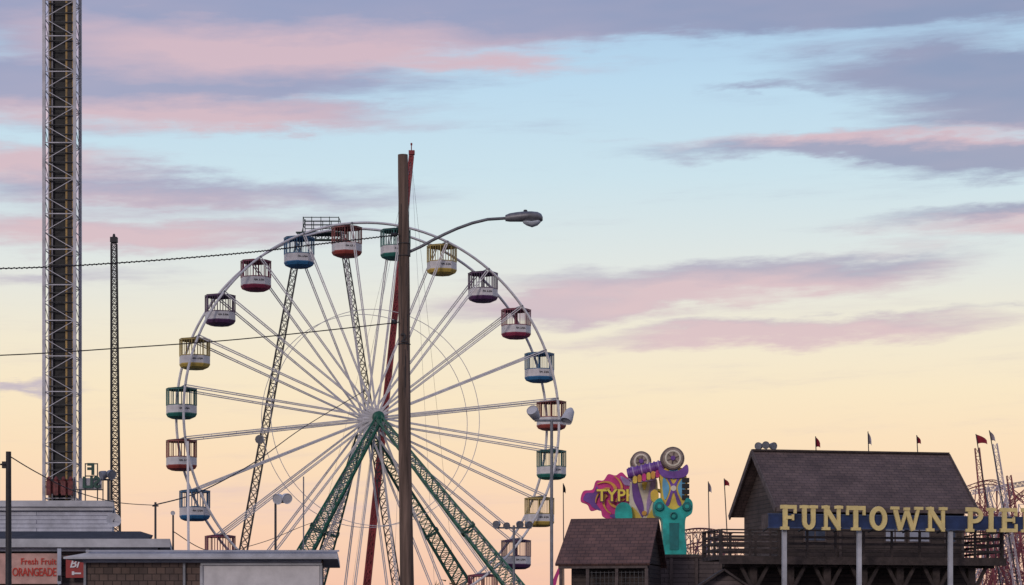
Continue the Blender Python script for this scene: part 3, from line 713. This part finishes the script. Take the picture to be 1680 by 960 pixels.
for x in (1082,1127): MB().lathe(W(x,831,YT-1.75),(0,1,0),[(6.5*k,0),(7.5*k,.06),(7.5*k,.2)],18).build('hinge_boss',dtl,cb_); MB().lathe(W(x,831,YT-1.8),(0,1,0),[(3.5*k,0),(3.5*k,.045)],12).build('hinge_cap',m_teal,cb_)
b=MB().pxcurve([(1011,832),(1022,824),(1034,830),(1036,852),(1012,852)],YT-.2,.6); b.build('side_pod',m_teal,tr_)
MB().pxcurve([(1068,808),(1074,803),(1080,808),(1080,820),(1074,824),(1069,820)],YT-.6,.4).build('yellow_pod',m_yell,tr_)
b=MB().pxpoly([(1121,784),(1128,784),(1128,820),(1121,820)],YT-1.1,.3); spk=b.build('speaker_stack',m_blk,tr_)
for i in range(4): MB().pxpoly([(1119,784+i*9.5),(1131,784+i*9.5),(1131,791.5+i*9.5),(1119,791.5+i*9.5)],YT-1.4,.28).build('speaker_box',m_blk,spk)
b=MB().box((W(1000,0,YT).x,YT-2,0),(W(1140,0,YT).x,YT+2,W(0,912,YT).z)); b.build('platform',m_greend,tr_)
MB().pxcurve([(905,960),(912,940),(922,922),(926,925),(916,945),(911,962)],YT+1.5,.3).build('scenic_fin',m_mag,tr_)

# ---------------------------------------------------------------- hut
T2=rad(-14); so2=Vector((78/F*90,90,0))
sh=thing('ticket_hut','small hut with a steep reddish shingled roof and barred front, below the thrill ride','hut',tuple(so2),T2)
L2=3.32; D2=3.48; e2=4.73; r2=6.42
b=MB(); slab(b,(-.15,-.1,e2-.08),(L2+.1,-.1,e2-.08),(L2+.1,D2/2,r2),(.05,D2/2,r2),.1); slab(b,(.05,D2/2+.003,r2),(L2+.1,D2/2+.003,r2),(L2+.1,D2+.1,e2-.08),(-.15,D2+.1,e2-.08),.1); b.build('roof',m_roof2,sh,False)
b=MB().box((.25,.9,0),(L2-.1,D2-.2,e2-.1)); b.add([(L2-.1,.2,e2-.05),(L2-.1,D2-.2,e2-.05),(L2-.1,D2/2,r2-.18),(.3,.2,e2-.05),(.3,D2-.2,e2-.05),(.3,D2/2,r2-.18)],[(0,1,2),(3,5,4),(0,3,4,1)]); b.build('wall',m_wood,sh,False)
b=MB()
for i in range(15): x=1.05+i*.16; b.tube((x,.1,0),(x,.1,e2-.35),.014,None,4)
for i in range(12): b.tube((1.05,.1,e2-.4-i*.2),(3.3,.1,e2-.4-i*.2),.012,None,4)
b.build('cage_bars',m_lat,sh,False)
for x in (-.02,1.0,2.1,L2-.1): MB().box((x,.02,0),(x+.12,.14,e2-.252)).build('post',m_timber2,sh,False)
MB().box((-.05,0.0,e2-.25),(L2,.16,e2-.12)).build('lintel',m_timber2,sh,False)
bf=thing('board_fence','tall grey boarded wall between the small hut and the pavilion','fence',G(1130,94))
b=MB(); p=W(1060,915,94); q=W(1225,915,94); b.box((p.x,94,0),(q.x,94.2,p.z)); b.build('boards',m_greywood,bf)
b=MB(); b.box((p.x-.03,93.93,p.z+.002),(q.x+.03,94.25,p.z+.1)); b.build('cap_rail',m_timber2,bf)
for i in range(5): x=p.x+(q.x-p.x)*i/4; MB().box((x-.06,93.88,0),(x+.06,93.997,p.z-.02)).build('post',m_timber2,bf)
gbth=thing('small_gable_booth','little gabled wooden booth below the pavilion deck','booth',G(1175,85))
b=MB().pxpoly([(1150,960),(1187,938),(1188,938),(1222,960),(1215,1100),(1155,1100)],85,1.4); b.build('wall',m_greywood,gbth)
b=MB(); a=W(1146,962,84.8); t=W(1187.5,935,84.8); c=W(1227,962,84.8)
b.bar(a+YV*.7,t+YV*.7,1.8,.07,YV); b.bar(t+YV*.7+Z*.003,c+YV*.7,1.8,.07,YV); b.build('roof',m_timber,gbth)

# ---------------------------------------------------------------- roller coaster
YR=122.
rc=thing('roller_coaster','tangled pale red steel roller coaster track and trestles behind the pavilion','roller coaster',G(1600,YR))
def smooth(P,n=8):
    out=[]
    for i in range(len(P)-1):
        p0=P[max(i-1,0)];p1=P[i];p2=P[i+1];p3=P[min(i+2,len(P)-1)]
        for j in range(n):
            t=j/n; out.append(.5*((2*p1)+(p2-p0)*t+(2*p0-5*p1+4*p2-p3)*t*t+(3*p1-p0-3*p2+p3)*t*t*t))
    out.append(P[-1]); return out
tracks=[([(1500,840),(1570,806),(1620,790),(1650,800),(1690,830),(1740,870)],[128,125,123,121,120,120]),
 ([(1540,880),(1590,856),(1640,846),(1690,858),(1740,880)],[118,118,119,121,123]),
 ([(1560,955),(1600,925),(1645,905),(1690,902),(1740,915)],[116,117,119,121,122]),
 ([(1560,905),(1600,925),(1650,945),(1700,950)],[125,124,123,122]),
 ([(1095,905),(1125,896),(1160,890),(1200,888),(1260,890)],[130,128,126,125,126]),
 ([(1120,872),(1140,869),(1165,870),(1200,878)],[124,123,122,121])]
for ti,(pts,Ys_) in enumerate(tracks):
    P=smooth([W(x,y,Y) for (x,y),Y in zip(pts,Ys_)])
    b=MB()
    for o2,rr in ((Vector((0,-.45,.05)),.025),(Vector((0,.45,.05)),.025),(Vector((0,0,-.14)),.03)): b.path([p_+o2 for p_ in P],rr,5)
    for i_,p_ in enumerate(P[:-2:2]):
        n_=P[i_*2+2]
        b.tube(p_+Vector((0,-.45,.05)),n_+Vector((0,0,-.14)),.014,None,4); b.tube(p_+Vector((0,0,-.14)),n_+Vector((0,.45,.05)),.014,None,4); b.tube(p_+Vector((0,-.45,.05)),p_+Vector((0,.45,.05)),.014,None,4)
    b.build('track',m_coast,rc,smooth=True)
    for ii,p_ in enumerate(P[2::4]):
        b=MB(); w_=.6; h=p_.z-.2; lx=random.uniform(-1.6,1.6); f0=Vector((p_.x-w_+lx,p_.y-1,0)); f1=Vector((p_.x+w_+lx,p_.y+1,0)); g0=Vector((p_.x-.3,p_.y-.3,h)); g1=Vector((p_.x+.3,p_.y+.3,h))
        b.tube(f0,g0,.03,None,5); b.tube(f1,g1,.03,None,5)
        nb=9
        for i in range(nb):
            fa=i/nb; fb=(i+1)/nb
            b.tube(f0.lerp(g0,fa),f1.lerp(g1,fb),.016,None,4); b.tube(f1.lerp(g1,fa),f0.lerp(g0,fb),.016,None,4); b.tube(f0.lerp(g0,fb),f1.lerp(g1,fb),.016,None,4)
        b.build('trestle',m_coastw if ii%3==1 else m_coast,rc)
for i,(xa,ya_,xb_,yb_) in enumerate(((1603,735,1640,1090),(1632,728,1690,1090),(1655,780,1700,1090),(1596,830,1660,960),(1660,800,1600,960),(1610,860,1720,880),(1600,890,1700,960),(1590,940,1700,850),(1640,870,1610,1090),(1675,840,1650,1090),(1594,808,1690,792),(1600,826,1680,905),(1690,800,1604,870),(1618,800,1668,1000),(1684,880,1612,980))):
    Y=112+i*.8; MB().truss(W(xa,ya_,Y),W(xb_,yb_,Y),.2,.4 if yb_>1000 else .25,26,.022,.013,X).build('lattice_strut',m_coastw if i%3==1 else m_coast,rc)

# ---------------------------------------------------------------- reeds
sr=thing('reed_clump','clump of tall dry reeds at the bottom edge just right of the wooden pole','plant',G(735,58))
b=MB(); rnd=random.Random(3)
for i in range(90):
    x=rnd.uniform(-.4,.4); h=rnd.uniform(2.3,3.3)-abs(x)*.6; yy=rnd.uniform(-.25,.25); lx=rnd.uniform(-.25,.25)+x*.4
    p=G(735,58)+Vector((x*.7,yy,0)); b.path([p,p+Vector((lx*.3,0,h*.6)),p+Vector((lx,rnd.uniform(-.1,.1),h))],[.012,.01,.004],3)
b.build('stalks',m_twig,sr)['kind']='stuff'
b=MB()
for i in range(160):
    x=rnd.uniform(-.55,.55); z=rnd.uniform(1.9,3.2)-abs(x)*.5; p=G(735,58)+Vector((x,rnd.uniform(-.3,.3),z)); d=Vector((rnd.uniform(-1,1),rnd.uniform(-.5,.5),rnd.uniform(.1,1))).normalized()*.18
    n_=Vector((d.z,0,-d.x))*.12; b.add([p-n_,p+d,p+n_],[(0,1,2)])
b.build('leaf_blades',m_twig,sr)['kind']='stuff'

# ---------------------------------------------------------------- world sky
w=bpy.data.worlds.new('World'); S.world=w; w.use_nodes=True; nt=w.node_tree; N=nt.nodes; Lk=nt.links
for n_ in list(N): N.remove(n_)
def mth(op,a,b=None,c=None,clamp=False):
    n_=N.new('ShaderNodeMath'); n_.operation=op; n_.use_clamp=clamp
    for i,q in enumerate((a,b,c)):
        if q is None: continue
        if isinstance(q,(int,float)): n_.inputs[i].default_value=q
        else: Lk.new(q,n_.inputs[i])
    return n_.outputs[0]
def ss(x,a,b):
    n_=N.new('ShaderNodeMapRange'); n_.interpolation_type='SMOOTHSTEP'; Lk.new(x,n_.inputs[0]); n_.inputs[1].default_value=a; n_.inputs[2].default_value=b; n_.inputs[3].default_value=0; n_.inputs[4].default_value=1
    return n_.outputs[0]
def mix(f,a,b):
    n_=N.new('ShaderNodeMix'); n_.data_type='RGBA'; 
    if isinstance(f,(int,float)): n_.inputs[0].default_value=f
    else: Lk.new(f,n_.inputs[0])
    for i,q in ((6,a),(7,b)):
        if isinstance(q,tuple): n_.inputs[i].default_value=(*q,1)
        else: Lk.new(q,n_.inputs[i])
    return n_.outputs[2]
tc=N.new('ShaderNodeTexCoord'); sp=N.new('ShaderNodeSeparateXYZ'); Lk.new(tc.outputs['Generated'],sp.inputs[0])
x_,y_,z_=sp.outputs
az=mth('ARCTAN2',x_,y_); el=mth('ARCSINE',z_)
U=mth('MULTIPLY',az,3.967); V=mth('MULTIPLY',el,3.967)
def comb(a,b,c=0.0):
    n_=N.new('ShaderNodeCombineXYZ')
    for i,q in enumerate((a,b,c)):
        if isinstance(q,(int,float)): n_.inputs[i].default_value=q
        else: Lk.new(q,n_.inputs[i])
    return n_.outputs[0]
def noise(v,s,d=6,r=.6):
    n_=N.new('ShaderNodeTexNoise'); Lk.new(v,n_.inputs['Vector']); n_.inputs['Scale'].default_value=s; n_.inputs['Detail'].default_value=d; n_.inputs['Roughness'].default_value=r
    return n_.outputs['Fac']
tilt=mth('SUBTRACT',V,mth('MULTIPLY',U,.03))
vec1=comb(U,mth('MULTIPLY',tilt,5.0)); vec2=comb(mth('ADD',U,7.3),mth('MULTIPLY',tilt,4.5),3.1); vec3=comb(mth('MULTIPLY',U,.9),mth('MULTIPLY',tilt,8.5),9.0)
n1=noise(vec1,2.2,3); n2=noise(vec2,3.4,6,.62); n3=noise(vec3,3.6,8,.66)
Uw=mth('ADD',U,mth('MULTIPLY',mth('SUBTRACT',n1,.5),.35)); Vw=mth('ADD',V,mth('MULTIPLY',mth('SUBTRACT',n2,.5),.11))
P2=comb(Uw,Vw)
def blobs(lst):
    tot=None
    for cx,cy,rx,ry,tl,st in lst:
        m_=N.new('ShaderNodeMapping'); m_.vector_type='TEXTURE'; Lk.new(P2,m_.inputs[0])
        m_.inputs['Location'].default_value=((cx-840)/1000,(1060-cy)/1000,0); m_.inputs['Rotation'].default_value=(0,0,rad(tl)); m_.inputs['Scale'].default_value=(rx/850,ry/850,1)
        gr=N.new('ShaderNodeTexGradient'); gr.gradient_type='SPHERICAL'; Lk.new(m_.outputs[0],gr.inputs[0])
        tot=mth('MULTIPLY',gr.outputs['Fac'],st*1.45) if tot is None else mth('MULTIPLY_ADD',gr.outputs['Fac'],st*1.45,tot)
    return tot
cl=blobs([(500,-20,1500,105,0,1.7),(1350,20,900,80,0,1.4),(350,105,540,75,0,1.2),(180,185,500,58,0,1.1),(520,215,260,24,0,.6),(850,125,220,20,0,.5),
 (60,290,240,34,0,.8),(260,332,460,32,0,1.0),(200,395,420,36,0,1.05),(80,465,300,22,0,.5),
 (1570,145,330,50,-1,1.2),(1230,172,130,12,0,.55),(1700,210,280,50,0,1.0),(1400,266,420,28,-1,1.15),(1640,288,280,34,0,1.15),
 (1630,380,270,24,2,1.05),(1640,408,240,14,1,.5),(1210,462,400,38,3.5,1.15),(950,508,320,22,2,.85),(1290,549,400,26,1,1.15),(1660,518,120,12,2,.5),
 (25,648,120,12,0,.8),(560,830,340,50,0,.35)])
dens=mth('ADD',cl,mth('MULTIPLY',mth('SUBTRACT',n3,.5),1.6))
cov=mth('MULTIPLY',ss(dens,.0,1.15),.88)
pk=blobs([(470,105,520,52,0,1.1),(300,218,500,34,0,1.0),(50,285,300,34,0,1.0),(170,403,420,42,0,1.0),(250,345,400,18,0,.4),
 (1330,250,380,18,-1,.9),(1680,245,200,18,0,.6),(1620,402,330,24,2,1.0),(1200,485,500,36,3,1.0),(1290,558,460,30,1,1.15),(560,830,500,80,0,.9),(850,125,240,28,0,.7)])
pkf=mth('ADD',mth('MULTIPLY',pk,.85),mth('ADD',mth('MULTIPLY',mth('SUBTRACT',n1,.5),.6),.08),clamp=True)
ramp=N.new('ShaderNodeValToRGB'); Lk.new(mth('DIVIDE',V,1.3,clamp=True),ramp.inputs[0]); e=ramp.color_ramp.elements
stops=[(0,(240,184,160)),(.11,(246,200,176)),(.21,(250,212,184)),(.31,(251,222,188)),(.41,(249,230,198)),(.50,(242,232,210)),(.61,(226,230,226)),(.76,(204,226,236)),(.91,(187,217,238)),(1.06,(164,197,229)),(1.3,(120,155,205))]
e[0].position=0; e[0].color=(*lin(stops[0][1]),1); e[1].position=1; e[1].color=(*lin(stops[-1][1]),1)
for v,c in stops[1:-1]:
    q=e.new(v/1.3); q.color=(*lin(c),1)
high=mix(ss(V,1.2,3.0),ramp.outputs[0],lin((105,130,180)))
slate=mix(ss(U,-.3,.8),lin((148,152,186)),lin((134,144,178)))
cc=mix(pkf,slate,lin((214,180,190)))
cc=mix(mth('MULTIPLY',mth('SUBTRACT',1.0,ss(V,.35,.95)),.5),cc,lin((222,200,204)))
skyc=mix(cov,high,cc)
back=mix(ss(y_,-.5,.45),lin((168,168,188)),skyc)
nis=N.new('ShaderNodeTexSky'); nis.sky_type='NISHITA'; nis.sun_disc=False; nis.sun_elevation=rad(4); nis.sun_rotation=rad(200)
bg1=N.new('ShaderNodeBackground'); Lk.new(back,bg1.inputs[0]); bg1.inputs[1].default_value=.97
bg2=N.new('ShaderNodeBackground'); Lk.new(nis.outputs[0],bg2.inputs[0]); bg2.inputs[1].default_value=.01
ad=N.new('ShaderNodeAddShader'); Lk.new(bg1.outputs[0],ad.inputs[0]); Lk.new(bg2.outputs[0],ad.inputs[1])
ow=N.new('ShaderNodeOutputWorld'); Lk.new(ad.outputs[0],ow.inputs[0])
try:
    w.cycles.sampling_method='MANUAL'; w.cycles.sample_map_resolution=256
except Exception: pass

fill_light=bpy.data.lights.new('fill_light','SUN'); fill_light.energy=.8; fill_light.angle=rad(12); fill_light.color=(1,.88,.8)  # added soft fill from behind the camera, lifting faces turned away from the sunset
so_=bpy.data.objects.new('fill_light',fill_light); C.objects.link(so_); so_.rotation_euler=(rad(72),0,rad(-25))
cam=bpy.data.cameras.new('camera'); co=bpy.data.objects.new('camera',cam); C.objects.link(co); S.camera=co
co.location=(0,0,CZ); co.rotation_euler=(rad(90),0,0); cam.sensor_width=36; cam.lens=F/1680*36; cam.shift_y=(HZ-480)/1680; cam.clip_end=8000; cam.clip_start=.5
S.view_settings.view_transform='Standard'; S.view_settings.look='None'; S.view_settings.exposure=0
